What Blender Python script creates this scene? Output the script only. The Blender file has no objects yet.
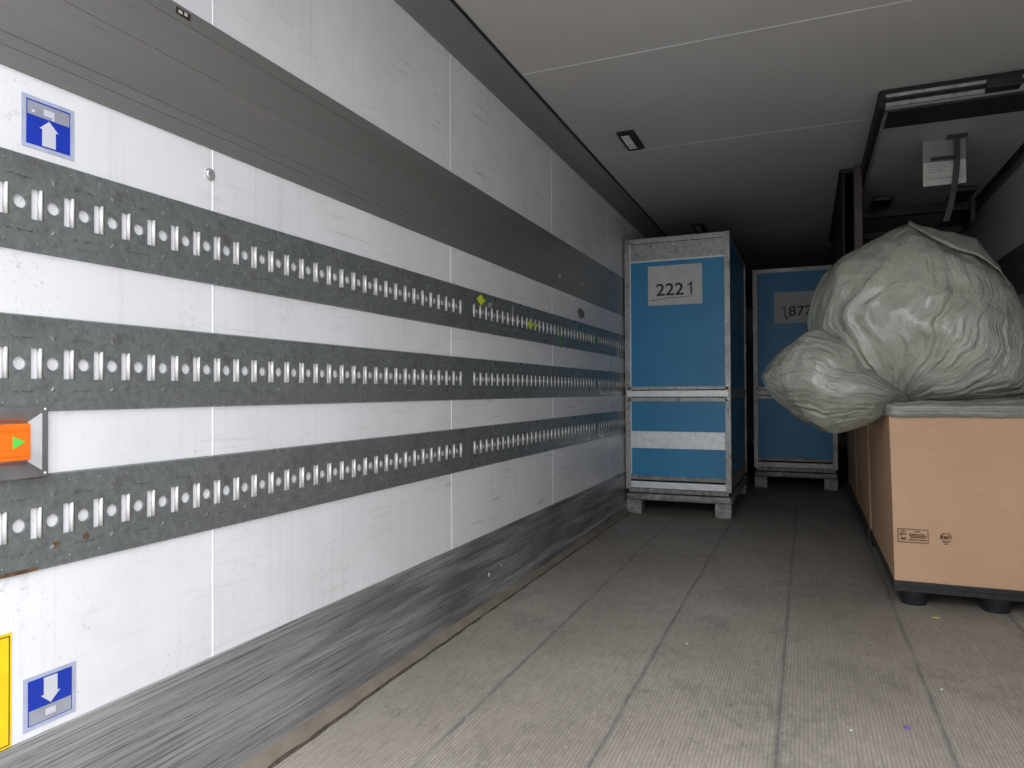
import bpy, bmesh, math, random
from mathutils import Vector, Matrix, noise
random.seed(7)
S = bpy.context.scene
COL = S.collection
PI = math.pi
V = Vector

# ------------------------------------------------------------ camera
cam_d = bpy.data.cameras.new('camera')
cam = bpy.data.objects.new('camera', cam_d)
COL.objects.link(cam)
S.camera = cam
cam_d.sensor_fit = 'HORIZONTAL'
cam_d.sensor_width = 36.0
cam_d.lens = 36.0 * 704.46 / 1024.0
cam_d.clip_start = 0.02
ya, pt, ro = math.radians(22.6755), math.radians(0.65623), math.radians(-0.28114)
fw = V((-math.sin(ya)*math.cos(pt), math.cos(ya)*math.cos(pt), math.sin(pt)))
rt = V((math.cos(ya), math.sin(ya), 0))
up = rt.cross(fw)
r2 = rt*math.cos(ro) + up*math.sin(ro)
u2 = -rt*math.sin(ro) + up*math.cos(ro)
cam.matrix_world = Matrix(((r2.x, u2.x, -fw.x, 1.3375), (r2.y, u2.y, -fw.y, 0.0), (r2.z, u2.z, -fw.z, 0.96), (0, 0, 0, 1)))

# ------------------------------------------------------------ trailer dimensions
Y0, Y1 = 0.58, 13.6       # rear opening, front wall
WID, HGT = 2.58, 2.46

# ------------------------------------------------------------ world, exposure
w = bpy.data.worlds.new('overcast_sky')
S.world = w
w.use_nodes = True
nt = w.node_tree
bg = nt.nodes['Background']
tc = nt.nodes.new('ShaderNodeTexCoord')
sp = nt.nodes.new('ShaderNodeSeparateXYZ')
cr = nt.nodes.new('ShaderNodeValToRGB')
cr.color_ramp.elements[0].position = 0.0
cr.color_ramp.elements[0].color = (0.42, 0.42, 0.43, 1)
cr.color_ramp.elements[1].position = 0.75
cr.color_ramp.elements[1].color = (2.02, 2.09, 2.20, 1)
nt.links.new(tc.outputs['Generated'], sp.inputs[0])
nt.links.new(sp.outputs['Z'], cr.inputs[0])
nt.links.new(cr.outputs[0], bg.inputs['Color'])
bg.inputs['Strength'].default_value = 3.1
S.view_settings.view_transform = 'Standard'
S.view_settings.look = 'None'
S.view_settings.exposure = 0.0
S.view_settings.gamma = 1.0
S.view_settings.use_curve_mapping = False
pl = bpy.data.lights.new('opening_portal', 'AREA')
pl.shape = 'RECTANGLE'
pl.size, pl.size_y = WID, HGT
pl.cycles.is_portal = True
po = bpy.data.objects.new('opening_portal', pl)
COL.objects.link(po)
po.location = (WID/2, Y0 - 0.01, HGT/2)
po.rotation_euler = (math.radians(90), 0, 0)   # -Z axis looks along +Y into the trailer

# ------------------------------------------------------------ materials
class NT:
    def __init__(s, name):
        s.m = bpy.data.materials.new(name)
        s.m.use_nodes = True
        s.t = s.m.node_tree
        s.b = s.t.nodes['Principled BSDF']
        s.co = s.t.nodes.new('ShaderNodeTexCoord').outputs['Object']
    def n(s, k, **kw):
        x = s.t.nodes.new(k)
        for a, b in kw.items():
            setattr(x, a, b)
        return x
    def l(s, a, b):
        s.t.links.new(a, b)
    def noise(s, scale, st=(1, 1, 1), detail=4, rough=0.55):
        mp = s.n('ShaderNodeMapping')
        mp.inputs['Scale'].default_value = st
        s.l(s.co, mp.inputs[0])
        nz = s.n('ShaderNodeTexNoise')
        nz.inputs['Scale'].default_value = scale
        nz.inputs['Detail'].default_value = detail
        nz.inputs['Roughness'].default_value = rough
        s.l(mp.outputs[0], nz.inputs['Vector'])
        return nz.outputs['Fac']
    def ramp(s, fac, p0, p1, c0=0.0, c1=1.0):
        r = s.n('ShaderNodeMapRange')
        r.inputs['From Min'].default_value = p0
        r.inputs['From Max'].default_value = p1
        r.inputs['To Min'].default_value = c0
        r.inputs['To Max'].default_value = c1
        s.l(fac, r.inputs['Value'])
        return r.outputs[0]
    def mix(s, fac, a, b):
        x = s.n('ShaderNodeMix', data_type='RGBA')
        if isinstance(fac, (int, float)):
            x.inputs[0].default_value = fac
        else:
            s.l(fac, x.inputs[0])
        for v, i in ((a, 6), (b, 7)):
            if isinstance(v, tuple):
                x.inputs[i].default_value = (*v, 1)
            else:
                s.l(v, x.inputs[i])
        return x.outputs[2]
    def math(s, op, a, b=None):
        x = s.n('ShaderNodeMath', operation=op)
        for v, i in ((a, 0), (b, 1)):
            if v is None:
                continue
            if isinstance(v, (int, float)):
                x.inputs[i].default_value = v
            else:
                s.l(v, x.inputs[i])
        return x.outputs[0]
    def bump(s, h, strength=0.3, dist=0.002):
        b = s.n('ShaderNodeBump')
        b.inputs['Strength'].default_value = strength
        b.inputs['Distance'].default_value = dist
        s.l(h, b.inputs['Height'])
        s.l(b.outputs[0], s.b.inputs['Normal'])
    def fin(s, col, rough=0.5, metal=0.0, spec=0.5):
        if isinstance(col, tuple):
            s.b.inputs['Base Color'].default_value = (*col, 1)
        else:
            s.l(col, s.b.inputs['Base Color'])
        if isinstance(rough, (int, float)):
            s.b.inputs['Roughness'].default_value = rough
        else:
            s.l(rough, s.b.inputs['Roughness'])
        s.b.inputs['Metallic'].default_value = metal
        s.b.inputs['Specular IOR Level'].default_value = spec
        return s.m

def plain(name, c, rough=0.5, metal=0.0, spec=0.5, var=0.12, scale=20):
    t = NT(name)
    f = t.noise(scale)
    dark = tuple(x*(1-var*1.6) for x in c)
    lite = tuple(min(1, x*(1+var)) for x in c)
    return t.fin(t.mix(t.ramp(f, .35, .65), dark, lite), rough, metal, spec)

def m_wall():
    t = NT('white_wall_laminate')
    base = t.mix(t.ramp(t.noise(2.5), .3, .7), (.70, .70, .72), (.775, .775, .80))
    # long horizontal scuffs, denser further in
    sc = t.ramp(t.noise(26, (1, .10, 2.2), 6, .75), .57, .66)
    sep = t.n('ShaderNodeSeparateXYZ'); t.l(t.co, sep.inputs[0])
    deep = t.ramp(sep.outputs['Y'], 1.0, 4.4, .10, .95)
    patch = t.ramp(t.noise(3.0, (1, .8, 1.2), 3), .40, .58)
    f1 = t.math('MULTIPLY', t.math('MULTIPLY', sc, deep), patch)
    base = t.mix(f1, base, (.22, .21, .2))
    # fine dark flecks
    fl = t.ramp(t.noise(110, (1, .8, .6), 4, .8), .60, .68)
    p2 = t.ramp(t.noise(5.0, (1, 1.6, 1), 4), .50, .64)
    p2 = t.math('MULTIPLY', p2, t.ramp(sep.outputs['Z'], .62, .35, .35, 1))
    base = t.mix(t.math('MULTIPLY', fl, p2), base, (.12, .11, .1))
    # blotchy grime: fine dark cracks and specks gathered in clouds
    g1 = t.math('ABSOLUTE', t.math('SUBTRACT', t.noise(38, (1, .9, .7), 6, .7), .5))
    g1 = t.ramp(g1, .0, .012, 1, 0)
    p3 = t.math('MULTIPLY', t.ramp(t.noise(3.5, (1, 1.5, 1), 4), .50, .66), t.ramp(t.noise(60, (1, 1, 1), 3, .7), .5, .6))
    base = t.mix(t.math('MULTIPLY', t.math('MULTIPLY', g1, p3), .8), base, (.14, .13, .11))
    base = t.mix(t.ramp(t.noise(6, (1, .7, 1), 6, .7), .5, .8, 0, .22), base, (.46, .44, .41))
    # faint vertical runs
    vr = t.ramp(t.noise(9, (1, 5, .12), 4), .56, .8, 0, .35)
    base = t.mix(vr, base, (.5, .49, .46))
    t.bump(t.noise(40, (1, .3, 1)), .12, .002)
    return t.fin(base, t.ramp(t.noise(8), .3, .7, .28, .42), 0, .5)

def m_streak(name, c0, c1, rough, metal, sc=14, zst=6.0, dark=(.03, .03, .03), amt=.75, thr=(.56, .7), ystr=.12, deep=False):
    t = NT(name)
    b = t.mix(t.ramp(t.noise(sc*.5, (1, .1, zst*.5), 5), .3, .7), c0, c1)
    st = t.ramp(t.noise(sc, (1, ystr, zst), 8, .72), *thr)
    if deep:   # near-black long patches mixed in, stronger further in
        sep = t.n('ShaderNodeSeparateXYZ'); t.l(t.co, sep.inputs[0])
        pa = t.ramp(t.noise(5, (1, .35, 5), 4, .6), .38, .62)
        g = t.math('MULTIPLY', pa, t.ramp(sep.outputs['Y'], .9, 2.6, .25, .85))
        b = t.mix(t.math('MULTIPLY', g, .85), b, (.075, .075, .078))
    b = t.mix(t.math('MULTIPLY', st, amt), b, dark)
    lt = t.ramp(t.noise(sc*1.7, (1, ystr*.8, zst), 6, .7), .66, .76)
    b = t.mix(t.math('MULTIPLY', lt, .5), b, tuple(min(1, x*1.9) for x in c1))
    t.bump(t.noise(sc*2, (1, .1, zst), 5), .25, .002)
    return t.fin(b, rough, metal)

def m_galv(name, c0, c1, rough=.35, metal=.85, sc=60):
    t = NT(name)
    b = t.mix(t.ramp(t.noise(sc, (1, 1, 1), 5, .7), .35, .65), c0, c1)
    b = t.mix(t.ramp(t.noise(5, (1, 1, 1), 3), .55, .8, 0, .5), b, tuple(x*.6 for x in c0))
    dirt = t.ramp(t.noise(18, (1, 1, 1), 6, .75), .54, .70, 0, .7)
    b = t.mix(dirt, b, (.09, .075, .06))
    t.bump(t.noise(sc, (1, 1, 1), 4), .1, .001)
    return t.fin(b, t.ramp(t.noise(9), .3, .7, rough-.06, rough+.1), metal)

def m_floor():
    t = NT('ribbed_floor')
    sep = t.n('ShaderNodeSeparateXYZ'); t.l(t.co, sep.inputs[0])
    x, y = sep.outputs['X'], sep.outputs['Y']
    b = t.mix(t.ramp(t.noise(1.6, (1, .6, 1), 5), .3, .7), (.28, .245, .20), (.41, .365, .31))
    b = t.mix(t.ramp(t.noise(70, (1, .15, 1), 5, .75), .45, .75, 0, .55), b, (.13, .12, .105))
    b = t.mix(t.ramp(t.noise(26, (1, .5, 1), 6, .8), .6, .72, 0, .5), b, (.11, .105, .1))
    b = t.mix(t.ramp(t.noise(110, (1, .6, 1), 3, .8), .63, .75, 0, .6), b, (.5, .48, .45))
    wob = t.math('MULTIPLY', t.math('SUBTRACT', t.noise(1.1, (0, 1, 0), 2), .5), .022)
    xx = t.math('ADD', x, wob)
    for s in (.40, .815, 1.255, 1.685, 2.125):
        d = t.math('ABSOLUTE', t.math('SUBTRACT', xx, s))
        f = t.ramp(d, .003, .010, .6, 0)
        f = t.math('MULTIPLY', f, t.ramp(t.noise(3, (1, 1.3, 1), 4), .3, .55, .3, 1))
        b = t.mix(f, b, (.07, .075, .09))
    bl = t.math('MULTIPLY', t.ramp(t.noise(2.6, (1, .8, 1), 5, .65), .52, .66), t.ramp(t.noise(45, (1, .5, 1), 4, .7), .38, .6))
    b = t.mix(t.math('MULTIPLY', bl, .55), b, (.10, .095, .08))
    ck = t.ramp(t.math('ABSOLUTE', t.math('SUBTRACT', t.noise(5, (.7, 1.6, 1), 6, .65), .5)), 0, .006, 1, 0)
    ck = t.math('MULTIPLY', ck, t.ramp(t.noise(3.1, (1, 1, 1), 2), .54, .62))
    b = t.mix(t.math('MULTIPLY', ck, .7), b, (.06, .055, .05))
    b = t.mix(t.ramp(t.noise(150, (1, .25, 1), 3, .8), .56, .72, 0, .7), b, (.56, .53, .48))
    # fine ribs running along the trailer
    rib = t.math('SINE', t.math('MULTIPLY', x, 2*PI/.011))
    b = t.mix(t.ramp(rib, -.2, 1, 0, .34), b, (.12, .115, .105))
    cross = t.math('MULTIPLY', rib, 1.0)
    h = t.math('ADD', t.math('MULTIPLY', cross, .35), t.noise(60, (1, .4, 1), 5))
    t.bump(h, .5, .003)
    return t.fin(b, t.ramp(t.noise(14), .3, .7, .5, .72), 0.0, .4)

def m_ceil():
    t = NT('ceiling_laminate')
    b = t.mix(t.ramp(t.noise(1.5), .3, .7), (.50, .485, .46), (.56, .545, .52))
    b = t.mix(t.ramp(t.noise(22, (.5, 1.6, 1), 7, .75), .66, .76, 0, .35), b, (.25, .23, .2))
    t.bump(t.noise(25), .08, .002)
    return t.fin(b, .45, 0, .4)

def m_blue():
    t = NT('blue_paint')
    b = t.mix(t.ramp(t.noise(3), .3, .7), (.028, .258, .50), (.038, .295, .57))
    b = t.mix(t.ramp(t.noise(30, (1, 1, .2), 7, .75), .66, .78, 0, .5), b, (.02, .05, .09))
    return t.fin(b, .42, 0, .5)

def m_card():
    t = NT('cardboard')
    b = t.mix(t.ramp(t.noise(2.0, (1, 1, 1), 3), .3, .7), (.55, .35, .22), (.60, .39, .25))
    b = t.mix(t.ramp(t.noise(90, (.3, .3, 1.5), 4), .4, .7, 0, .16), b, (.36, .22, .13))
    t.bump(t.noise(90, (4, 4, .02), 2), .06, .002)
    return t.fin(b, .8, 0, .25)

def m_film():
    t = NT('milky_plastic_film')
    b = t.mix(t.ramp(t.noise(3.2), .35, .7), (.38, .405, .335), (.54, .55, .47))
    at = t.n('ShaderNodeAttribute', attribute_name='fan')
    def an(sc, de, ro_=.6):
        nz = t.n('ShaderNodeTexNoise')
        nz.inputs['Scale'].default_value = sc; nz.inputs['Detail'].default_value = de; nz.inputs['Roughness'].default_value = ro_
        t.l(at.outputs['Vector'], nz.inputs['Vector'])
        return nz.outputs['Fac']
    r1 = t.math('ABSOLUTE', t.math('SUBTRACT', an(3.2, 5, .62), .5))
    r2 = t.math('ABSOLUTE', t.math('SUBTRACT', t.noise(14, (1, 1, .6), 5, .6), .5))
    def vor(vec, sc, feat='F1'):
        v = t.n('ShaderNodeTexVoronoi', feature=feat); v.inputs['Scale'].default_value = sc
        t.l(vec, v.inputs['Vector']); return v.outputs['Distance']
    nz = t.n('ShaderNodeTexNoise'); nz.inputs['Scale'].default_value = 5; nz.inputs['Detail'].default_value = 2
    t.l(t.co, nz.inputs['Vector'])
    def warp(vec, amt):
        ad = t.n('ShaderNodeVectorMath', operation='MULTIPLY_ADD')
        t.l(nz.outputs['Color'], ad.inputs[0]); ad.inputs[1].default_value = (amt,)*3; t.l(vec, ad.inputs[2])
        return ad.outputs[0]
    v1 = vor(warp(at.outputs['Vector'], .35), 2.6)
    v2 = vor(warp(t.co, .12), 10)
    v3 = vor(warp(t.co, .05), 26)
    h = t.math('ADD', t.math('MULTIPLY', r1, 1.0), t.math('MULTIPLY', r2, .7))
    h = t.math('ADD', h, t.math('MULTIPLY', v1, .45))
    h = t.math('ADD', h, t.math('ADD', t.math('MULTIPLY', v2, .75), t.math('MULTIPLY', v3, .16)))
    t.bump(h, 1.0, .030)
    m = t.fin(b, .32, 0, .6)
    t.b.inputs['Coat Weight'].default_value = 1.0
    t.b.inputs['Coat Roughness'].default_value = .12
    t.b.inputs['Coat IOR'].default_value = 1.6
    tr = t.n('ShaderNodeBsdfTranslucent'); tr.inputs[0].default_value = (.7, .75, .62, 1)
    mx = t.n('ShaderNodeMixShader'); mx.inputs[0].default_value = .18
    out = t.t.nodes['Material Output']
    t.l(t.b.outputs[0], mx.inputs[1]); t.l(tr.outputs[0], mx.inputs[2]); t.l(mx.outputs[0], out.inputs[0])
    return m

M = dict(
    wall=m_wall(), floor=m_floor(), ceil=m_ceil(), blue=m_blue(), card=m_card(), film=m_film(),
    band=m_streak('scuffed_steel_band', (.20, .195, .185), (.245, .235, .225), .30, .35, 12, 5, amt=.4, thr=(.6, .74)),
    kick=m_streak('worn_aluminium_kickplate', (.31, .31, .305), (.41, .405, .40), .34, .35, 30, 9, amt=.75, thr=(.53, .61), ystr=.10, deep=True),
    rail=m_galv('galvanised_rail', (.15, .165, .162), (.225, .24, .235), .30, .4, 75),
    lip=m_galv('bright_rolled_steel', (.62, .61, .59), (.80, .79, .77), .35, .4, 40),
    galv=m_galv('galvanised_frame', (.30, .305, .295), (.50, .50, .48), .42, .4, 32),
    galv_dk=m_galv('weathered_base_steel', (.20, .19, .175), (.40, .39, .37), .5, .3, 22),
    alu=plain('brushed_aluminium', (.62, .63, .64), .35, .7),
    white_metal=plain('pale_metal_strip', (.78, .82, .84), .4, .35, var=.06),
    cove=m_streak('ceiling_cove_profile', (.24, .245, .248), (.29, .295, .3), .38, .3, 8, 1.5, amt=.2),
    rubber=plain('black_rubber', (.012, .012, .013), .7),
    bplastic=plain('black_plastic', (.016, .017, .02), .42),
    bead=plain('white_sealant_bead', (.80, .80, .81), .35, var=.03),
    gunk=plain('packed_dirt', (.07, .055, .04), .95, var=.3, scale=60),
    dust=plain('dusty_skirting', (.19, .16, .125), .85, var=.12, scale=9),
    stk_grey=plain('grey_reflective_border', (.42, .45, .58), .4, .1, var=.06),
    stk_blue=plain('blue_print', (.008, .035, .37), .35, var=.05),
    stk_lite=plain('pale_grey_print', (.56, .57, .62), .4, var=.04),
    stk_mid=plain('grey_print', (.30, .31, .36), .4, var=.08),
    yellow=plain('yellow_print', (.85, .56, .01), .4, var=.05),
    black=plain('black_ink', (.012, .012, .012), .5, var=.0),
    ink=plain('brown_ink', (.10, .055, .03), .8, var=.1),
    orange=plain('orange_plastic', (.88, .17, .008), .35, var=.04),
    green=plain('green_print', (.10, .62, .08), .45, var=.05),
    steel=plain('stainless_steel', (.42, .41, .42), .28, .9, var=.08),
    steel_lt=plain('polished_steel', (.72, .72, .74), .25, .8, var=.05),
    paper=plain('paper_sheet', (.64, .66, .65), .6, var=.04),
    lime=plain('lime_paper', (.60, .72, .02), .5, var=.05),
    lime_dk=plain('green_tape', (.06, .36, .05), .5, var=.1),
    brown=plain('dark_brown_frame', (.022, .010, .008), .6),
    lens=plain('clear_lens', (.9, .9, .86), .25),
    panel=plain('grey_laminate', (.26, .26, .265), .4, var=.06, scale=4),
    panel_lt=plain('pale_grey_laminate', (.46, .46, .465), .4, var=.06, scale=4),
    postm=plain('bronze_aluminium', (.075, .062, .056), .45, .4, var=.1),
    label=plain('off_white_plate', (.58, .56, .52), .5, var=.05),
    conc=plain('yard_concrete', (.27, .26, .25), .9, var=.1, scale=3),
    outer=plain('painted_outer_skin', (.6, .6, .6), .5),
    straw=plain('yellow_chip', (.62, .50, .20), .7),
    purple=plain('purple_foil', (.16, .09, .32), .4),
    crumb=plain('white_crumb', (.75, .75, .73), .7),
    rust=plain('rust_stain', (.11, .055, .03), .9, var=.3, scale=80),
)

# ------------------------------------------------------------ mesh helpers
def link(name, bm, m, parent=None, smooth=False, loc=None):
    bmesh.ops.recalc_face_normals(bm, faces=bm.faces[:])
    me = bpy.data.meshes.new(name)
    bm.to_mesh(me); bm.free()
    for x in (m if isinstance(m, (list, tuple)) else [m]):
        me.materials.append(x)
    if smooth:
        for p in me.polygons:
            p.use_smooth = True
    o = bpy.data.objects.new(name, me)
    COL.objects.link(o)
    if parent:
        o.parent = parent
    if loc:
        o.location = loc
    return o

def tag(o, label, cat, group=None, kind=None):
    o['label'] = label; o['category'] = cat
    if group: o['group'] = group
    if kind: o['kind'] = kind
    return o

def struct(name, bm, m, label, cat, smooth=False):
    o = link(name, bm, m, None, smooth)
    return tag(o, label, cat, kind='structure')

def empty(name, loc, label, cat, group=None, rz=0):
    o = bpy.data.objects.new(name, None)
    COL.objects.link(o)
    o.location = loc; o.rotation_euler = (0, 0, rz); o.empty_display_size = .1
    return tag(o, label, cat, group)

def box(bm, x0, x1, y0, y1, z0, z1, bev=0.0, mi=0):
    vs = [bm.verts.new((x, y, z)) for x in (x0, x1) for y in (y0, y1) for z in (z0, z1)]
    F = [(0, 1, 3, 2), (4, 6, 7, 5), (0, 4, 5, 1), (2, 3, 7, 6), (0, 2, 6, 4), (1, 5, 7, 3)]
    fs = [bm.faces.new([vs[i] for i in f]) for f in F]
    for f in fs: f.material_index = mi
    if bev > 0:
        es = {e for f in fs for e in f.edges}
        bmesh.ops.bevel(bm, geom=list(es), offset=bev, segments=2, affect='EDGES', profile=.6)

def B(*a, bev=0.0):
    bm = bmesh.new(); box(bm, *a, bev=bev); return bm

def prism(bm, pts, d, mi=0):
    d = V(d)
    a = [bm.verts.new(V(p)) for p in pts]
    b = [bm.verts.new(V(p)+d) for p in pts]
    n = len(pts)
    fs = [bm.faces.new(a), bm.faces.new(b[::-1])]
    for i in range(n):
        fs.append(bm.faces.new((a[i], b[i], b[(i+1) % n], a[(i+1) % n])))
    for f in fs: f.material_index = mi

def loft(bm, prof, ys, axis='y'):
    """profile of (x,z) swept along y"""
    rows = [[bm.verts.new((x, y, z)) for x, z in prof] for y in ys]
    n = len(prof)
    for a, b in zip(rows, rows[1:]):
        for i in range(n):
            bm.faces.new((a[i], a[(i+1) % n], b[(i+1) % n], b[i]))
    bm.faces.new(rows[0]); bm.faces.new(rows[-1][::-1])

def cyl(bm, c, r0, r1, h, ax='z', seg=20, cap=True):
    c = V(c)
    ring = []
    for k, (r, t) in enumerate(((r0, 0), (r1, h))):
        vs = []
        for i in range(seg):
            a = 2*PI*i/seg
            p = {'z': V((r*math.cos(a), r*math.sin(a), t)), 'x': V((t, r*math.cos(a), r*math.sin(a))), 'y': V((r*math.cos(a), t, r*math.sin(a)))}[ax]
            vs.append(bm.verts.new(c+p))
        ring.append(vs)
    for i in range(seg):
        j = (i+1) % seg
        bm.faces.new((ring[0][i], ring[0][j], ring[1][j], ring[1][i]))
    if cap:
        bm.faces.new(ring[0][::-1]); bm.faces.new(ring[1])

def text(name, s, size, m, parent, mw, depth=.0006, font_w=None):
    cu = bpy.data.curves.new(name, 'FONT')
    cu.body = s; cu.size = size; cu.extrude = depth
    cu.align_x = 'LEFT'; cu.offset = .012*size
    tmp = bpy.data.objects.new(name+'_tmp', cu)
    COL.objects.link(tmp)
    dg = bpy.context.evaluated_depsgraph_get()
    me = bpy.data.meshes.new_from_object(tmp.evaluated_get(dg))
    bpy.data.objects.remove(tmp); bpy.data.curves.remove(cu)
    xs = [v.co.x for v in me.vertices]
    k = (font_w/(max(xs)-min(xs))) if font_w else 1
    x0 = min(xs)
    for v in me.vertices:
        v.co = mw @ V(((v.co.x-x0)*k, v.co.y, v.co.z))
    me.materials.clear(); me.materials.append(m)
    o = bpy.data.objects.new(name, me); COL.objects.link(o)
    if parent: o.parent = parent
    return o

def frame_xz(x, y, z):   # text standing upright facing -y
    return Matrix(((1, 0, 0, x), (0, 0, -1, y), (0, 1, 0, z), (0, 0, 0, 1)))

def frame_yz(x, y, z):   # text on the left wall, reading along +y, facing +x
    return Matrix(((0, 0, 1, x), (1, 0, 0, y), (0, 1, 0, z), (0, 0, 0, 1)))

# ------------------------------------------------------------ room shell
T = .07
bm = B(0, WID, Y0, Y1, -.12, 0); struct('floor', bm, M['floor'], 'fine-ribbed worn grey-brown trailer floor with dark lengthwise joints', 'floor')
bm = B(-T, WID+T, Y0, Y1, HGT, HGT+.08); struct('ceiling', bm, M['ceil'], 'off-white laminate trailer roof seen from below', 'ceiling')
bm = B(-T, 0, Y0, Y1, -.12, HGT); struct('wall_left', bm, M['wall'], 'white scuffed laminate side wall with three steel rails', 'wall')
bm = B(WID, WID+T, Y0, Y1, -.12, HGT); struct('wall_right', bm, M['wall'], 'white laminate side wall at the right behind the bag', 'wall')
bm = B(-T, WID+T, Y1, Y1+T, -.12, HGT+.08); struct('wall_front', bm, M['wall'], 'white bulkhead wall at the closed far end of the trailer', 'wall')
bm = B(-14, 16, -22, Y0-.35, -1.25, -1.15); struct('ground', bm, M['conc'], 'pale concrete yard behind the open trailer', 'ground')

# steel band high on the left wall (and its twin on the right)
def band(name, x0, x1, z0, z1, label):
    bm = bmesh.new()
    zz = [z0, z0+.03, z0+.034, z0+.055, z0+.059, z0+(z1-z0)*.62, z0+(z1-z0)*.62+.004, z1]
    sgn = 1 if x1 > x0 else -1
    pts = [(x0, z0)]
    pts += [(x1, z0+.001), (x1, z0+.034), (x1-.0015*sgn, z0+.036), (x1, z0+.038), (x1, z0+.058), (x1-.0015*sgn, z0+.06), (x1, z0+.062),
            (x1, z0+.17), (x1-.0015*sgn, z0+.1725), (x1, z0+.175), (x1, z0+.265), (x1-.0015*sgn, z0+.2665), (x1, z0+.268), (x1, z1-.001), (x0, z1)]
    loft(bm, pts, [Y0+.02, Y1])
    return struct(name, bm, M['band'], label, 'wall trim')
band('trim_1', -.001, .004, 1.557, 1.863, 'dull grey steel scuff band high on the left wall')
band('trim_2', WID+.001, WID-.004, 1.557, 1.863, 'dull grey steel scuff band high on the right wall')

def kick(name, s, label):
    bm = bmesh.new()
    X = lambda v: v if s > 0 else WID - v
    pts = [(-.002, .322), (.006, .320), (.0065, .295), (.0045, .292), (.0065, .289), (.0075, .166), (.0045, .163), (.008, .160),
           (.009, .10), (.012, .072), (.02, .055), (.02, .0), (-.002, 0)]
    loft(bm, [(X(a), z) for a, z in pts], [Y0+.02, Y1])
    return struct(name, bm, M['kick'], label, 'kick plate')
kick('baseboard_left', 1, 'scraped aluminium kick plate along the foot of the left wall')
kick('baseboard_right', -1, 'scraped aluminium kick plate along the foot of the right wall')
# dusty strip and the packed dirt along it
bm = bmesh.new()
loft(bm, [(.02, .0), (.02, .026), (.05, .001), (.05, 0)], [Y0+.02, Y1])
struct('trim_3', bm, M['dust'], 'dusty beige strip between kick plate and floor', 'floor trim')
bm = bmesh.new()
rows = []
N = 360
for i in range(N+1):
    y = Y0+.02 + (7.5-Y0)*i/N
    o = .006*noise.noise(V((y*2.2, 0, 3))) + .004*noise.noise(V((y*11, 5, 3)))
    wd = .010 + .006*abs(noise.noise(V((y*7, 9, 1)))) + .004*abs(noise.noise(V((y*31, 9, 1))))
    near = .018*max(0, min(1, (2.6-y)/1.6))
    c = .045 + near + o
    rows.append([bm.verts.new(p) for p in ((c-wd*.5-.002, y, .0005), (c-wd*.2, y, .0045), (c+wd*.4, y, .004), (c+wd*.7, y, .0006))])
for a, b in zip(rows, rows[1:]):
    for k in range(3): bm.faces.new((a[k], a[k+1], b[k+1], b[k]))
struct('trim_4', bm, M['gunk'], 'ragged dark line of packed dirt along the floor edge', 'dirt line')

# vertical sealant beads between wall panels
n = 5
for yy in (1.306, 2.559, 3.801, 5.04, 6.3):
    bm = bmesh.new()
    for z0, z1 in ((.322, .629), (.809, .928), (1.108, 1.226), (1.407, 1.557), (1.863, 2.353)):
        loft(bm, [(0, 0)]*0 or [(.0, 0.0), (.003, .0)], [0, 1]) if False else None
        prism(bm, [(0, yy-.003, z0), (.0016, yy-.0012, z0), (.0016, yy+.0012, z0), (0, yy+.003, z0)], (0, 0, z1-z0))
    o = struct('trim_%d' % n, bm, M['bead'], 'thin white upright joint in the left wall, %s' % {1.306: 'nearest the camera, beside the round plug', 2.559: 'second from the camera, near the rail joints', 3.801: 'third from the camera', 5.04: 'fourth, just before the tall blue container', 6.3: 'fifth, behind the blue container'}[yy], 'wall joint')
    n += 1
for yy, s in ((1.82, 'nearest'), (3.08, 'second'), (4.34, 'third, just behind the small roof lamp'), (5.66, 'fourth, over the blue container front'), (6.95, 'fifth')):
    bm = bmesh.new()
    prism(bm, [(.105, yy-.004, HGT+.0005), (.105, yy-.001, HGT-.0012), (.105, yy+.001, HGT-.0012), (.105, yy+.004, HGT+.0005)], (WID-.21, 0, 0))
    struct('trim_%d' % n, bm, M['bead'], 'pale crosswise joint in the roof lining, %s from the camera' % s, 'roof joint')
    n += 1

def cove(name, s, label):
    bm = bmesh.new()
    X = lambda v: v if s > 0 else WID - v
    pts = [(0, 2.352), (.006, 2.350), (.010, 2.362), (.022, 2.388), (.040, 2.413), (.060, 2.432), (.082, 2.446), (.094, 2.449), (.100, 2.4585), (.1, HGT+.001), (0, HGT+.001)]
    loft(bm, [(X(a), z) for a, z in pts], [Y0+.02, Y1])
    o = struct(name, bm, M['cove'], label, 'cove')
    bm = bmesh.new()
    xa, xb = (X(.094), X(.108))
    box(bm, min(xa, xb), max(xa, xb), Y0+.02, Y1, 2.4535, HGT)
    g = link('gasket', bm, M['rubber'], o)
cove('trim_%d' % n, 1, 'dark grey cove profile where the left wall meets the roof'); n += 1
cove('trim_%d' % n, -1, 'dark grey cove profile where the right wall meets the roof'); n += 1

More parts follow.
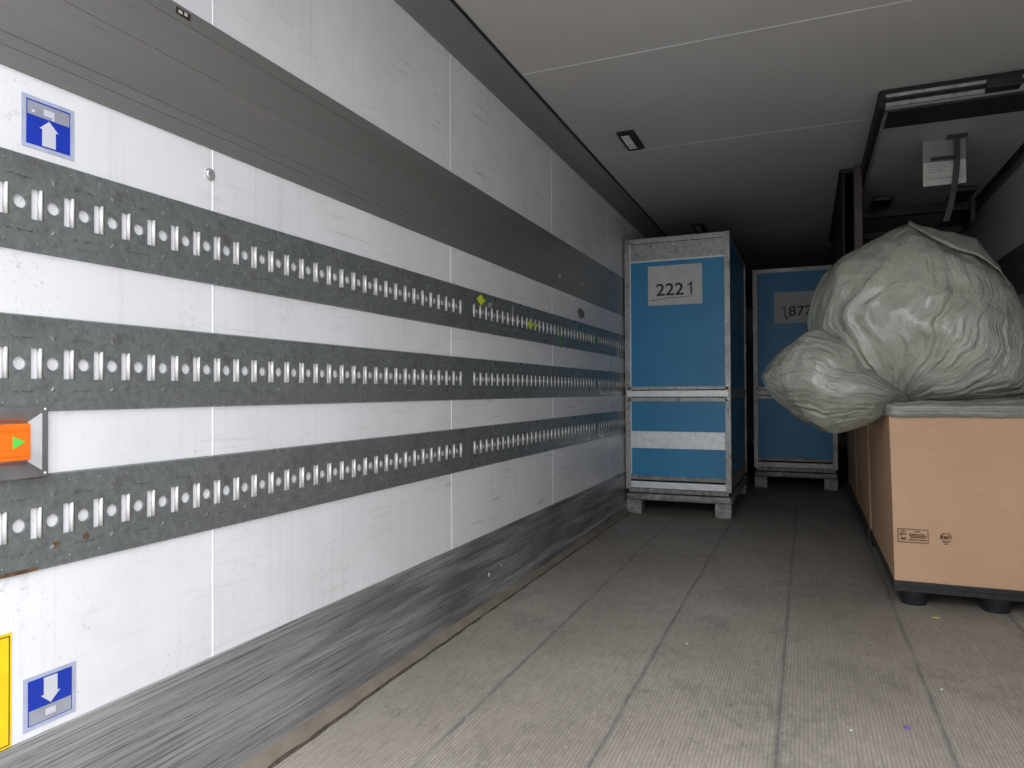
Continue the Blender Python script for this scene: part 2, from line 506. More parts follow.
# ------------------------------------------------------------ load rails
P = .06265
def rail_mesh(y0, L, zc, h, first, ncell):
    """plate between y0 and y0+L, holes in cells starting at y=first"""
    bm = bmesh.new()
    xf, xb = .006, .0
    z0, z1 = zc-h/2, zc+h/2
    sz = .029
    za, zb = zc-sz, zc+sz
    def q(*p): bm.faces.new([bm.verts.new(v) for v in p])
    def plate(ya, yb, zl, zh): q((xf, ya, zl), (xf, yb, zl), (xf, yb, zh), (xf, ya, zh))
    plate(y0, y0+L, z0+.003, za); plate(y0, y0+L, zb, z1-.003)
    q((xf, y0, z1-.003), (xf, y0+L, z1-.003), (xb, y0+L, z1), (xb, y0, z1))
    q((xf, y0, z0+.003), (xf, y0+L, z0+.003), (xb, y0+L, z0), (xb, y0, z0))
    q((xf, y0, z0+.003), (xf, y0, z1-.003), (xb, y0, z1), (xb, y0, z0))
    q((xf, y0+L, z0+.003), (xf, y0+L, z1-.003), (xb, y0+L, z1), (xb, y0+L, z0))
    plate(y0, first, za, zb)
    last = first
    for i in range(ncell):
        y = first + i*P
        sw = .0235
        hole = i < ncell-1
        # slot walls
        for a, b in (((y, za), (y+sw, za)), ((y, zb), (y+sw, zb)), ((y, za), (y, zb)), ((y+sw, za), (y+sw, zb))):
            q((xf, *a), (xf, *b), (xb+.0005, *b), (xb+.0005, *a))
        if not hole:
            plate(y+sw, y0+L, za, zb); break
        ya, yb = y+sw, y+P
        cy, r = y+.0425, .0128
        # plate with a round hole
        sq = []; ci = []
        K = 16
        for k in range(K):
            a = 2*PI*(k+.5)/K
            c, s = math.cos(a), math.sin(a)
            ci.append((cy+r*c, zc+r*s))
            hy = (yb-cy) if c > 0 else (cy-ya)
            tt = min(hy/abs(c), sz/abs(s))
            sq.append((cy+tt*c, zc+tt*s))
        # snap corners
        for cyy, czz in ((ya, za), (ya, zb), (yb, za), (yb, zb)):
            j = min(range(K), key=lambda k: (sq[k][0]-cyy)**2+(sq[k][1]-czz)**2)
            sq[j] = (cyy, czz)
        for k in range(K):
            j = (k+1) % K
            q((xf, *ci[k]), (xf, *ci[j]), (xf, *sq[j]), (xf, *sq[k]))
            q((xf, *ci[k]), (xf, *ci[j]), (xb+.0005, *ci[j]), (xb+.0005, *ci[k]))
        # dimples above and below
    for i in range(ncell):
        y = first + i*P + .0118
        for s in (-1, 1):
            cyl(bm, (xf-.0005, y+.002, zc+s*h*.405), .0032, .0014, .0014, 'x', 7)
        yv = first + i*P + .0425
        if i % 2 == 0 and i < ncell-1:
            for s in (-1, 1):
                zt = zc + s*h*.27
                A, Bp, Cc = (xf, yv-.008, zt+s*.0055), (xf, yv+.008, zt+s*.0055), (xf, yv, zt-s*.0065)
                ap = (xf+.0018, yv, zt)
                for t3 in ((A, Bp, ap), (Bp, Cc, ap), (Cc, A, ap)): q(*t3)
        elif i < ncell-1:
            for s in (-1, 1):
                z = zc + s*h*.275
                yy = yv-.024
                rr = random.Random(i+int(zc*100))
                while yy < yv+.022:
                    ww = rr.uniform(.0025, .005)
                    hh = rr.uniform(.0025, .0035)
                    box(bm, xf-.0002, xf+.0008, yy, yy+ww*.55, z-hh, z+hh)
                    if rr.random() > .4:
                        box(bm, xf-.0002, xf+.0008, yy, yy+ww, z-hh, z-hh+.0012)
                    yy += ww+.0018
    return bm

def lip_mesh():
    bm = bmesh.new()
    pts = [(.0004+.0068*math.sin(PI*k/8), -.0044*math.cos(PI*k/8)) for k in range(9)]
    prism(bm, [(px, py, -.0286) for px, py in pts], (0, 0, .0572))
    return bm
LIP = None

def segs():
    out = []
    for k, (ya, yb) in enumerate(((.69, 2.695), (2.699, 4.69), (4.694, 6.69))):
        out.append((k, ya, yb, ya+.053, 31))
    return out
rail_names = {1.3165: 'top', 1.018: 'middle', .719: 'bottom'}
first_off = {0: .7391, 1: 2.750, 2: 4.745}
place = {0: 'length nearest the camera', 1: 'middle length between two joints', 2: 'far length running behind the blue container'}
for zc, rn in rail_names.items():
    for k, ya, yb, _, nc in segs():
        r = empty('load_rail', (0, ya, zc), 'galvanised slotted rail, %s row, %s' % (rn, place[k]), 'load rail', 'slotted load rails on the left wall')
        f0 = first_off[k]
        nc = int((yb-.035-f0)/P)+1
        bm = rail_mesh(ya, yb-ya, zc, .181, f0, nc)
        bm.transform(Matrix.Translation((0, -ya, -zc)))
        link('plate', bm, M['rail'], r)
        for i in range(nc):
            pos = (0, f0+i*P+.0188-ya, 0)
            if LIP is None:
                LIP = link('slot_bar', lip_mesh(), M['lip'], r, True, pos)
                LIP['label'] = 'bright rolled edge inside a slot'
            else:
                c = LIP.copy(); COL.objects.link(c); c.parent = r; c.location = pos
        if rn == 'bottom' and k == 0:
            for (yy, z, a_, b_) in ((.84, .634, .035, .004), (.912, .672, .008, .007), (.974, .677, .007, .007), (.868, .806, .03, .0035)):
                bm = bmesh.new(); pts = []
                for j in range(22):
                    t = 2*PI*j/22
                    rr = 1+.5*noise.noise(V((math.cos(t)*2.5, math.sin(t)*2.5, yy*9)))
                    pts.append((.0061, yy+a_*rr*math.cos(t)-ya, z+b_*rr*math.sin(t)-zc))
                prism(bm, pts, (.0003, 0, 0))
                o = link('rust_patch', bm, M['rust'], r); o['label'] = 'brown rust patch'

# ------------------------------------------------------------ stickers on the near wall
def rect(bm, x, y0, y1, z0, z1, t=.0006):
    box(bm, x, x+t, y0, y1, z0, z1)
def arrow_sign(y, z, upw, label):
    # y,z = lower rear corner; .10 square
    r = empty('arrow_sticker', (0, y+.051, z), label, 'sticker')
    L = lambda yy, zz: (yy, zz)
    bm = bmesh.new(); rect(bm, .0002, -.051, .051, 0, .099, .0008); link('border', bm, M['stk_grey'], r)
    if upw:
        zb0, zb1, zg0, zg1 = .009, .063, .063, .090
    else:
        zb0, zb1, zg0, zg1 = .036, .090, .009, .036
    bm = bmesh.new(); rect(bm, .001, -.042, .042, zb0, zb1); link('blue_field', bm, M['stk_blue'], r)
    bm = bmesh.new(); rect(bm, .001, -.0405, .0405, zg0, zg1-.0015 if upw else zg1)
    link('grey_field', bm, M['stk_mid'], r)
    bm = bmesh.new()
    rect(bm, .0009, -.0425, .0425, .0075, .0915, .0004); link('rim_line', bm, M['stk_blue'], r)
    s = 1 if upw else -1
    zc = .010 if upw else .089
    tip = zc + s*.050; sh = zc + s*.032
    pts = [(-.013, zc), (.013, zc), (.013, sh), (.0185, sh), (0, tip), (-.0185, sh), (-.013, sh)]
    bm = bmesh.new(); prism(bm, [(.0017, a, b) for a, b in pts], (.0005, 0, 0)); link('arrow', bm, M['stk_lite'], r)
    zt = .0745 if upw else .023
    bm = bmesh.new()
    rect(bm, .0017, -.010, .010, zt-.006, zt+.006)
    if upw: 
        rect(bm, .0017, .006, .010, zt-.011, zt-.006)
        cyl(bm, (.0017, -.030, zt-.004), .003, .003, .0005, 'x', 10)
    link('print', bm, M['stk_lite'], r)
    return r
arrow_sign(.849, 1.4225, True, 'square blue sticker with a pale arrow pointing up, above the top rail')
arrow_sign(.855, .3345, False, 'square blue sticker with a pale arrow pointing down, just above the kick plate')
r = empty('warning_sticker', (0, .735, .33), 'tall yellow sticker with a black outline at the left edge of the view', 'sticker')
bm = bmesh.new(); rect(bm, .0002, -.1, .1, -.008, .198, .0008); link('sheet', bm, M['yellow'], r)
bm = bmesh.new()
for a in ((-.096, .096, .1915, .193), (-.096, .096, -.004, -.0025), (.0945, .096, -.004, .193), (-.096, -.0945, -.004, .193)):
    rect(bm, .001, *a)
link('outline', bm, M['black'], r)

# latch in its steel tray
r = empty('recessed_latch', (0, .80, .873), 'orange latch in a stainless steel tray, green arrow on it, between two rails', 'latch')
bm = bmesh.new()
Yl, Yh, Zl, Zh = -.11, .094, -.068, .066
y2l, y2h, z2l, z2h = Yl+.013, Yh-.013, Zl+.013, Zh-.013
y3l, y3h, z3l, z3h = y2l+.022, .062, -.038, .036
def ring(a, xa, b, xb):
    A = [(xa, a[0], a[2]), (xa, a[1], a[2]), (xa, a[1], a[3]), (xa, a[0], a[3])]
    Bq = [(xb, b[0], b[2]), (xb, b[1], b[2]), (xb, b[1], b[3]), (xb, b[0], b[3])]
    for i in range(4):
        j = (i+1) % 4
        bm.faces.new([bm.verts.new(p) for p in (A[i], A[j], Bq[j], Bq[i])])
ring((Yl, Yh, Zl, Zh), .001, (Yl, Yh, Zl, Zh), .011)
ring((Yl, Yh, Zl, Zh), .011, (Yl+.002, Yh-.002, Zl+.002, Zh-.002), .013)
ring((Yl+.002, Yh-.002, Zl+.002, Zh-.002), .013, (y2l, y2h, z2l, z2h), .013)
ring((y2l, y2h, z2l, z2h), .013, (y3l, y3h, z3l, z3h), .002)
bm.faces.new([bm.verts.new(p) for p in ((.002, y3l, z3l), (.002, y3h, z3l), (.002, y3h, z3h), (.002, y3l, z3h))])
link('tray', bm, M['steel'], r)
for (a, b) in ((Yh-.0065, Zh-.007), (Yh-.0065, Zl+.007), (Yl+.0065, Zh-.007), (Yl+.0065, Zl+.007)):
    bm = bmesh.new(); cyl(bm, (.0128, a, b), .0032, .002, .0018, 'x', 12); link('rivet', bm, M['steel_lt'], r)
bm = B(.003, .010, y3l+.002, y3h, -.034, .033, bev=.0015)
h = link('handle', bm, M['orange'], r)
bm = bmesh.new(); box(bm, .010, .0115, y3l+.004, y3h-.002, .0215, .0235); box(bm, .010, .0115, y3l+.004, y3h-.002, -.0255, -.0235)
link('ridge', bm, M['orange'], h)
bm = bmesh.new(); prism(bm, [(.0101, .030, .0105), (.0101, .030, -.0125), (.0101, .052, -.0005)], (.0008, 0, 0)); link('green_arrow', bm, M['green'], h)

# round plug, rating plate, small marks
bm = bmesh.new(); cyl(bm, (0, 0, 0), .0145, .0145, .004, 'x', 28); cyl(bm, (.004, 0, 0), .012, .010, .0025, 'x', 28)
o = link('wall_plug', bm, M['alu'], loc=(0, 1.295, 1.494)); tag(o, 'round grey metal plug in the white wall below the steel band', 'plug')
r = empty('number_plate', (.004, 1.213, 1.846), 'small dark plate with worn print at the top of the steel band', 'plate')
bm = bmesh.new(); rect(bm, 0, -.02, .02, -.008, .008, .0012); link('plate', bm, M['brown'], r)
bm = bmesh.new(); rect(bm, .0012, -.014, -.004, -.004, .003); rect(bm, .0012, .002, .011, -.003, .005); link('print', bm, M['label'], r)

def blob_sticker(name, y, z, ry, rz, m, label, k=4, x=.0066, cat='sticker', sd=0):
    bm = bmesh.new()
    pts = []
    for j in range(k*3 if k > 4 else k):
        t = 2*PI*j/(k*3 if k > 4 else k)
        rr = 1 if k == 4 else 1+.45*noise.noise(V((math.cos(t)*1.5, math.sin(t)*1.5, sd+.5)))
        pts.append((0, ry*rr*math.cos(t), rz*rr*math.sin(t)))
    prism(bm, pts, (.0006, 0, 0))
    o = link(name, bm, m, loc=(x, y, z)); return tag(o, label, cat)
blob_sticker('paper_scrap', 2.832, 1.370, .046, .024, M['lime'], 'lime green diamond sticker on the top rail, just past its first joint', 4)
blob_sticker('paper_scrap', 2.925, 1.358, .024, .014, M['stk_mid'], 'grey torn scrap beside the lime green diamond', 6, sd=3)
blob_sticker('paper_scrap', 3.44, 1.312, .035, .018, M['lime'], 'yellow-green scrap stuck over the slots of the top rail', 6, x=.0066, sd=5)
blob_sticker('paper_scrap', 3.52, 1.316, .03, .010, M['lime'], 'yellow-green torn strip right after the larger scrap over the slots', 6, x=.0066, sd=8)
bm = bmesh.new()
pts = [(0, 0), (.02, -.035), (.015, -.08), (.035, -.11), (.05, -.10), (.035, -.07), (.04, -.03), (.015, .005)]
prism(bm, [(0, a*1.4, b) for a, b in pts], (.0008, 0, 0))
o = link('green_tape', bm, M['lime_dk'], loc=(.0066, 3.88, 1.325)); tag(o, 'short green tape scrap hanging down the top rail past midway', 'tape')
blob_sticker('green_dot', 4.70, 1.316, .05, .014, M['lime_dk'], 'small green mark at the far rail joint of the top rail', 6, x=.0066, sd=2)
blob_sticker('grime_patch', 4.36, 1.465, .07, .032, M['dust'], 'brownish grime patch on the far white wall above the top rail', 6, x=.0003, cat='stain', sd=9)
blob_sticker('white_mark', 3.20, 1.36, .012, .03, M['stk_mid'], 'thin grey mark on the top rail, right of the lime diamond', 6, sd=12)
blob_sticker('white_chip', 2.90, .138, .010, .010, M['crumb'], 'tiny white fleck stuck on the kick plate, left of a pair', 6, x=.0085, sd=15, cat='fleck')
blob_sticker('white_chip', 3.04, .148, .007, .006, M['crumb'], 'tiny white fleck stuck on the kick plate, right of a pair', 6, x=.0085, sd=17, cat='fleck')
blob_sticker('white_chip', 3.93, 1.64, .012, .014, M['crumb'], 'small pale chip on the steel band, left of two', 6, x=.0045, sd=19, cat='fleck')
blob_sticker('white_chip', 4.38, 1.655, .010, .012, M['crumb'], 'small pale chip on the steel band, right of two', 6, x=.0045, sd=21, cat='fleck')

# ------------------------------------------------------------ roof lamps
def lamp(x, y, label):
    r = empty('roof_lamp', (x, y, HGT), label, 'lamp', 'small roof lamps along the left')
    bm = bmesh.new()
    w_, l_ = .05, .16
    outer = [(-w_, -l_), (w_, -l_), (w_, l_*.9), (w_*.7, l_), (-w_, l_)]
    prism(bm, [(a, b, 0) for a, b in outer], (0, 0, -.012))
    link('housing', bm, M['brown'], r)
    bm = B(-.034, .012, -.11, .12, -.016, -.0119, bev=.002); link('lens', bm, M['lens'], r)
    bm = bmesh.new(); cyl(bm, (-.008, .09, -.0185), .006, .006, .003, 'z', 10); link('screw', bm, M['steel'], r)
lamp(.386, 4.135, 'small oblong roof lamp, dark brown housing, pale lens, near the left cove')
lamp(.45, 6.6, 'dark roof lamp barely visible above the blue container')

# ------------------------------------------------------------ tall blue containers
def container(x0, x1, y0, depth, H, header, num, label, sheet, numpos, numw):
    W_ = x1-x0
    r = empty('storage_container', (x0+W_/2, y0+depth/2, 0), label, 'container', 'tall blue metal-framed containers')
    ox, oy = -W_/2, -depth/2
    def part(name, a, m, bev=.002):
        bm = B(ox+a[0], ox+a[1], oy+a[2], oy+a[3], a[4], a[5], bev=bev)
        return link(name, bm, m, r)
    G = M['galv']
    pw = .042
    for (px, py) in ((0, 0), (W_-pw, 0), (0, depth-pw), (W_-pw, depth-pw)):
        c = part('corner_post', (px, px+pw, py, py+pw, .195, H), G)
        # bolts / gussets on the posts
        bm = B(ox+px+.006, ox+px+pw-.006, oy+py-.0025, oy+py+.01, H-.036, H-.008); link('corner_cap', bm, M['galv_dk'], c)
        for zz in (H-.022, H-.28, 1.0, .90, .34):
            bm = bmesh.new(); cyl(bm, (ox+px+pw/2, oy+py-.004, zz), .008, .006, .005, 'y', 8)
            link('bolt', bm, M['steel'], c)
    # rails front/back and sides, top
    for py in (0.004, depth-pw+.004):
        part('top_rail', (pw, W_-pw, py, py+pw-.008, H-.042, H-.002), G)
    for px in (.004, W_-pw+.004):
        part('side_rail', (px, px+pw-.008, pw, depth-pw, H-.042, H-.002), G)
        part('side_rail', (px, px+pw-.008, pw, depth-pw, .90, .98), G)
        part('side_rail', (px, px+pw-.008, pw, depth-pw, .20, .30), G)
    part('roof_panel', (.02, W_-.02, .02, depth-.02, H-.012, H-.003), G)
    part('back_panel', (pw, W_-pw, depth-.03, depth-.02, .25, H-.04), M['blue'])
    for px in (.012, W_-.022):
        part('side_panel', (px, px+.010, pw, depth-pw, .28, H-.04), M['blue'])
    # front
    ztop = H-.042
    if header:
        p = part('header_plate', (pw, W_-pw, .006, .016, 1.985, ztop), G)
        for k in range(9):
            bm = bmesh.new(); cyl(bm, (ox+pw+.03+k*(W_-2*pw-.06)/8, oy+.004, ztop-.012), .005, .004, .003, 'y', 8)
            link('rivet', bm, M['steel'], p)
        part('shadow_gap', (pw*.5, W_-pw*.5, .0045, .02, ztop-.004, ztop+.001), M['rubber'], 0)
        part('header_lip', (pw, W_-pw, .003, .018, 1.975, 1.987), M['white_metal'])
        zt = 1.975
    else:
        zt = ztop
    part('upper_door', (pw, W_-pw, .010, .025, .99, zt), M['blue'])
    for za, zb, yy, m in ((.972, .998, .004, G), (.918, .966, 0, M['white_metal'] if header else G), (.880, .912, .004, G)):
        part('cross_rail', (pw*.4, W_-pw*.4, yy-.004, yy+.03, za, zb), m)
    part('lower_door', (pw, W_-pw, .010, .025, .30, .885), M['blue'])
    if header:
        p = part('kick_strip', (pw, W_-pw, .003, .011, .515, .648), M['white_metal'])
        for k in range(8):
            bm = bmesh.new(); cyl(bm, (ox+pw+.04+k*(W_-2*pw-.08)/7, oy+.001, .640), .005, .004, .003, 'y', 8)
            link('rivet', bm, M['steel'], p)
        part('door_edge', (pw, pw+.007, .002, .012, .31, 2.12), M['white_metal'])
    part('sill', (pw, W_-pw, .006, .04, .268, .300), M['galv_dk'])
    part('sill', (pw, W_-pw, -.002, .03, .205, .255), M['white_metal'] if header else G)
    part('sill', (pw*.5, W_-pw*.5, .010, .03, .168, .20), M['galv_dk'])
    part('base_beam', (.004, W_-.004, -.006, .07, .108, .160), M['galv_dk'], .016)
    part('base_ledge', (.0, W_, .014, .06, .160, .170), M['rubber'], .0)
    part('base_beam', (0, W_, depth-.07, depth+.0, .100, .165), G, .008)
    part('base_beam', (0, .06, .07, depth-.07, .10, .165), G, .006)
    part('base_beam', (W_-.06, W_, .07, depth-.07, .10, .165), G, .006)
    part('base_plate', (.03, W_-.03, .03, depth-.03, .165, .175), G)
    for px in (0.0, W_-.125):
        for py in (0, depth-.12):
            fo = part('foot', (px+.003, px+.122, py+.004, py+.12, .0, .108), M['galv_dk'], .004)
            bm = B(ox+px-.0, ox+px+.125, oy+py+.0, oy+py+.124, .058, .064); link('collar', bm, M['galv'], fo)
    # numbered sheet
    sx0, sx1, sz0, sz1 = sheet
    s = part('number_sheet', (sx0-x0, sx1-x0, .0075, .0098, sz0, sz1), M['paper'], 0)
    nx, nz, nh = numpos
    ch = .098      # digit height
    def one(xl):
        b1 = bmesh.new()
        X_, y_ = ox+xl-x0, oy+.0064
        prism(b1, [(X_+.022, y_, nz), (X_+.034, y_, nz), (X_+.034, y_, nz+ch), (X_+.026, y_, nz+ch), (X_+.018, y_, nz+ch*.86), (X_, y_, nz+ch*.76), (X_, y_, nz+ch*.66), (X_+.022, y_, nz+ch*.76)], (0, .0012, 0))
        link('number', b1, M['black'], s)
    if num[0] == '1':
        one(nx); text('number', num[1:], nh, M['black'], s, frame_xz(ox+nx+.062-x0, oy+.0070, nz), font_w=numw*.76)
    else:
        text('number', num[:3], nh, M['black'], s, frame_xz(ox+nx-x0, oy+.0070, nz), font_w=numw*.765); one(nx+numw-.036)
    bm = bmesh.new()
    bx = ox+sx0-x0
    if header:
        prism(bm, [(bx+.02, oy+.0068, 1.668), (bx+.12, oy+.0068, 1.676), (bx+.12, oy+.0068, 1.680), (bx+.02, oy+.0068, 1.673)], (0, .0006, 0))
        prism(bm, [(bx+.12, oy+.0068, 1.681), (bx+.35, oy+.0068, 1.690), (bx+.35, oy+.0068, 1.693), (bx+.12, oy+.0068, 1.686)], (0, .0006, 0))
    else:
        prism(bm, [(bx+.10, oy+.0068, 1.668), (bx+.15, oy+.0068, 1.690), (bx+.15, oy+.0068, 1.697), (bx+.10, oy+.0068, 1.675)], (0, .0006, 0))
        prism(bm, [(bx+.11, oy+.0068, 1.660), (bx+.125, oy+.0068, 1.660), (bx+.115, oy+.0068, 1.695), (bx+.10, oy+.0068, 1.695)], (0, .0006, 0))
    link('pen_line', bm, M['ink'], s)
    return r
container(.012, .815, 5.5, 1.5, 2.165, True, '2221', 'tall blue container, grey galvanised frame, sheet reading 2221, against the left wall', (.198, .612, 1.630, 1.938), (.261, 1.706, .132), .276)
container(.85, 1.61, 7.42, 1.5, 2.170, False, '1877', 'tall dark blue container further back, sheet reading 1877, partly behind the bag', (1.050, 1.47, 1.625, 1.93), (1.122, 1.695, .135), .285)

# ------------------------------------------------------------ pallets and cartons
def pallet(x0, y0, W_, D_, label):
    r = empty('plastic_pallet', (x0+W_/2, y0+D_/2, 0), label, 'pallet', 'black plastic pallets under the cartons')
    ox, oy = -W_/2, -D_/2
    bm = bmesh.new()
    box(bm, ox, ox+W_, oy, oy+D_, .086, .112, bev=.004)
    link('deck', bm, M['bplastic'], r)
    bm = bmesh.new()
    nx = int(W_/.052)
    for i in range(nx+1):
        x = ox + .004 + i*(W_-.012)/nx
        box(bm, x, x+.004, oy-.002, oy+.006, .070, .106)
    box(bm, ox, ox+W_, oy+.002, oy+.010, .066, .088); box(bm, ox, ox+W_, oy+D_-.010, oy+D_-.002, .066, .088)
    box(bm, ox+.002, ox+.010, oy, oy+D_, .066, .088); box(bm, ox+W_-.010, ox+W_-.002, oy, oy+D_, .066, .088)
    box(bm, ox-.002, ox+W_+.002, oy-.004, oy+.004, .104, .110)
    link('rim', bm, M['bplastic'], r)
    for fx in (.085, W_/2, W_-.085):
        for fy in (.075, D_/2, D_-.075):
            bm = bmesh.new(); cyl(bm, (ox+fx, oy+fy, 0), .052, .066, .088, 'z', 20); cyl(bm, (ox+fx, oy+fy, 0.02), .057, .060, .012, 'z', 20)
            link('foot', bm, M['bplastic'], r)
    return r

def carton(x0, y0, W_, D_, H, label, seed=0, marks=False):
    r = empty('carton', (x0+W_/2, y0+D_/2, .112), label, 'carton', 'large brown pallet cartons')
    ox, oy = -W_/2, -D_/2
    bm = bmesh.new()
    nx, nz = 24, 14
    per = []
    K = [(0, 0, 1, 0), (1, 0, 1, 1), (1, 1, 0, 1), (0, 1, 0, 0)]
    for a in K:
        for i in range(nx):
            t = i/nx
            per.append((a[0]+(a[2]-a[0])*t, a[1]+(a[3]-a[1])*t))
    rows = []
    for inner in (0, 1):
        rr = []
        th = .007*inner
        for j in range(nz+1):
            z = H*j/nz
            row = []
            for u, v in per:
                bul = .010*math.sin(PI*j/nz)
                fl = .016*(j/nz)**1.3
                x, y = ox+u*W_, oy+v*D_
                nrm = V((0, 0))
                if v in (0, 1): nrm.y = (-1 if v == 0 else 1)
                if u in (0, 1): nrm.x = (-1 if u == 0 else 1)
                f = math.sin(PI*u) if v in (0, 1) else math.sin(PI*v)
                k = bul*f + .003*noise.noise(V((x*5+seed, y*5, z*4)))*f
                row.append(bm.verts.new((x+nrm.x*(k-th)+(u-.5)*2*fl, y+nrm.y*(k-th)+(v-.5)*.6*fl, z + (.004*noise.noise(V((x*3, y*3, seed))) if j == nz else 0))))
            rr.append(row)
        rows.append(rr)
    n_ = len(per)
    for rr in rows:
        for j in range(nz):
            for i in range(n_):
                bm.faces.new((rr[j][i], rr[j][(i+1) % n_], rr[j+1][(i+1) % n_], rr[j+1][i]))
    for i in range(n_):
        bm.faces.new((rows[0][nz][i], rows[0][nz][(i+1) % n_], rows[1][nz][(i+1) % n_], rows[1][nz][i]))
    bm.faces.new(rows[0][0]); bm.faces.new(rows[1][0])
    s = link('sleeve', bm, M['card'], r)
    return r, s, ox, oy

PX = 1.690
pallet(PX, 3.57, .80, 1.20, 'black plastic pallet under the nearest brown carton')
pallet(1.672, 4.83, .80, 1.20, 'black plastic pallet under the second carton from the camera')
pallet(1.68, 6.09, .80, 1.20, 'black plastic pallet under the farthest carton')
c1, s1, ox, oy = carton(PX+.004, 3.575, .79, 1.18, .738, 'nearest large brown carton with printed recycling marks, overflowing with a milky bag')
carton(1.692, 4.84, .79, 1.18, .735, 'second brown carton, directly behind the nearest one', 3)
carton(1.692, 6.10, .79, 1.18, .735, 'third and farthest brown carton, mostly hidden behind the others', 5)
# print marks on the front face of the near carton (local coords; +x right, y front, z from carton base)
lx = lambda X: X-(PX+.004+.395)
lz = lambda Z: Z-.112
yf = oy-.0085
bm = bmesh.new()
def fr(bm, xa, xb, za, zb, t=.0012):
    for a in ((xa, xb, za, za+t), (xa, xb, zb-t, zb), (xa, xa+t, za, zb), (xb-t, xb, za, zb)):
        box(bm, lx(a[0]), lx(a[1]), yf-.0004, yf+.012, lz(a[2]), lz(a[3]))
def seg(bm, a, b, t=.0016):
    d = V((b[0]-a[0], b[1]-a[1])); d.normalize(); n2 = V((-d.y, d.x))*t/2
    pts = [(lx(a[0]+n2.x), yf-.0004, lz(a[1]+n2.y)), (lx(b[0]+n2.x), yf-.0004, lz(b[1]+n2.y)), (lx(b[0]-n2.x), yf-.0004, lz(b[1]-n2.y)), (lx(a[0]-n2.x), yf-.0004, lz(a[1]-n2.y))]
    prism(bm, pts, (0, .012, 0))
fr(bm, 1.708, 1.826, .285, .344)
# tree outline with a tick
cx, cz = 1.730, .325
pts = [(cx+.011*math.cos(t), cz+.010*math.sin(t)+.002) for t in [PI*(-.15+1.3*k/9) for k in range(10)]]
for a, b in zip(pts, pts[1:]): seg(bm, a, b)
seg(bm, pts[0], (cx+.005, cz-.006)); seg(bm, (cx+.005, cz-.006), (cx+.001, cz-.009))
seg(bm, (cx-.015, cz-.003), (cx-.009, cz-.010), .0024); seg(bm, (cx-.009, cz-.010), (cx+.002, cz+.003), .002)
for z, xa, xb in ((.334, 1.775, 1.795), (.322, 1.752, 1.815), (.315, 1.752, 1.820), (.308, 1.756, 1.818), (.297, 1.752, 1.785), (.297, 1.79, 1.818)):
    x = xa
    rr = random.Random(int(z*1000))
    while x < xb:
        ww = rr.uniform(.002, .005)
        box(bm, lx(x), lx(min(x+ww, xb)), yf-.0004, yf+.012, lz(z-.0016), lz(z+.0016)); x += ww+.0015
# round mark
cx, cz, R_ = 1.893, .316, .021
pp = [(cx+R_*math.cos(2*PI*k/24), cz+R_*math.sin(2*PI*k/24)) for k in range(25)]
for k, (a, b) in enumerate(zip(pp, pp[1:])):
    if k % 8 not in (6,): seg(bm, a, b, .0018)
seg(bm, (cx-.020, cz+.004), (cx-.002, cz+.019)); seg(bm, (cx+.020, cz+.002), (cx+.004, cz+.018)); seg(bm, (cx-.012, cz-.015), (cx+.012, cz-.015))
box(bm, lx(cx-.006), lx(cx+.006), yf-.0004, yf+.012, lz(cz-.030), lz(cz-.026))
link('print_mark', bm, M['ink'], s1)
text('lettering', 'FSC', .013, M['ink'], s1, frame_xz(lx(1.719), yf-.0004, lz(.297)), .003, .022)
text('lettering', 'RESY', .016, M['ink'], s1, frame_xz(lx(1.8755), yf-.0004, lz(.311)), .003, .036)
# flap lines on the far cartons' sides left as plain board

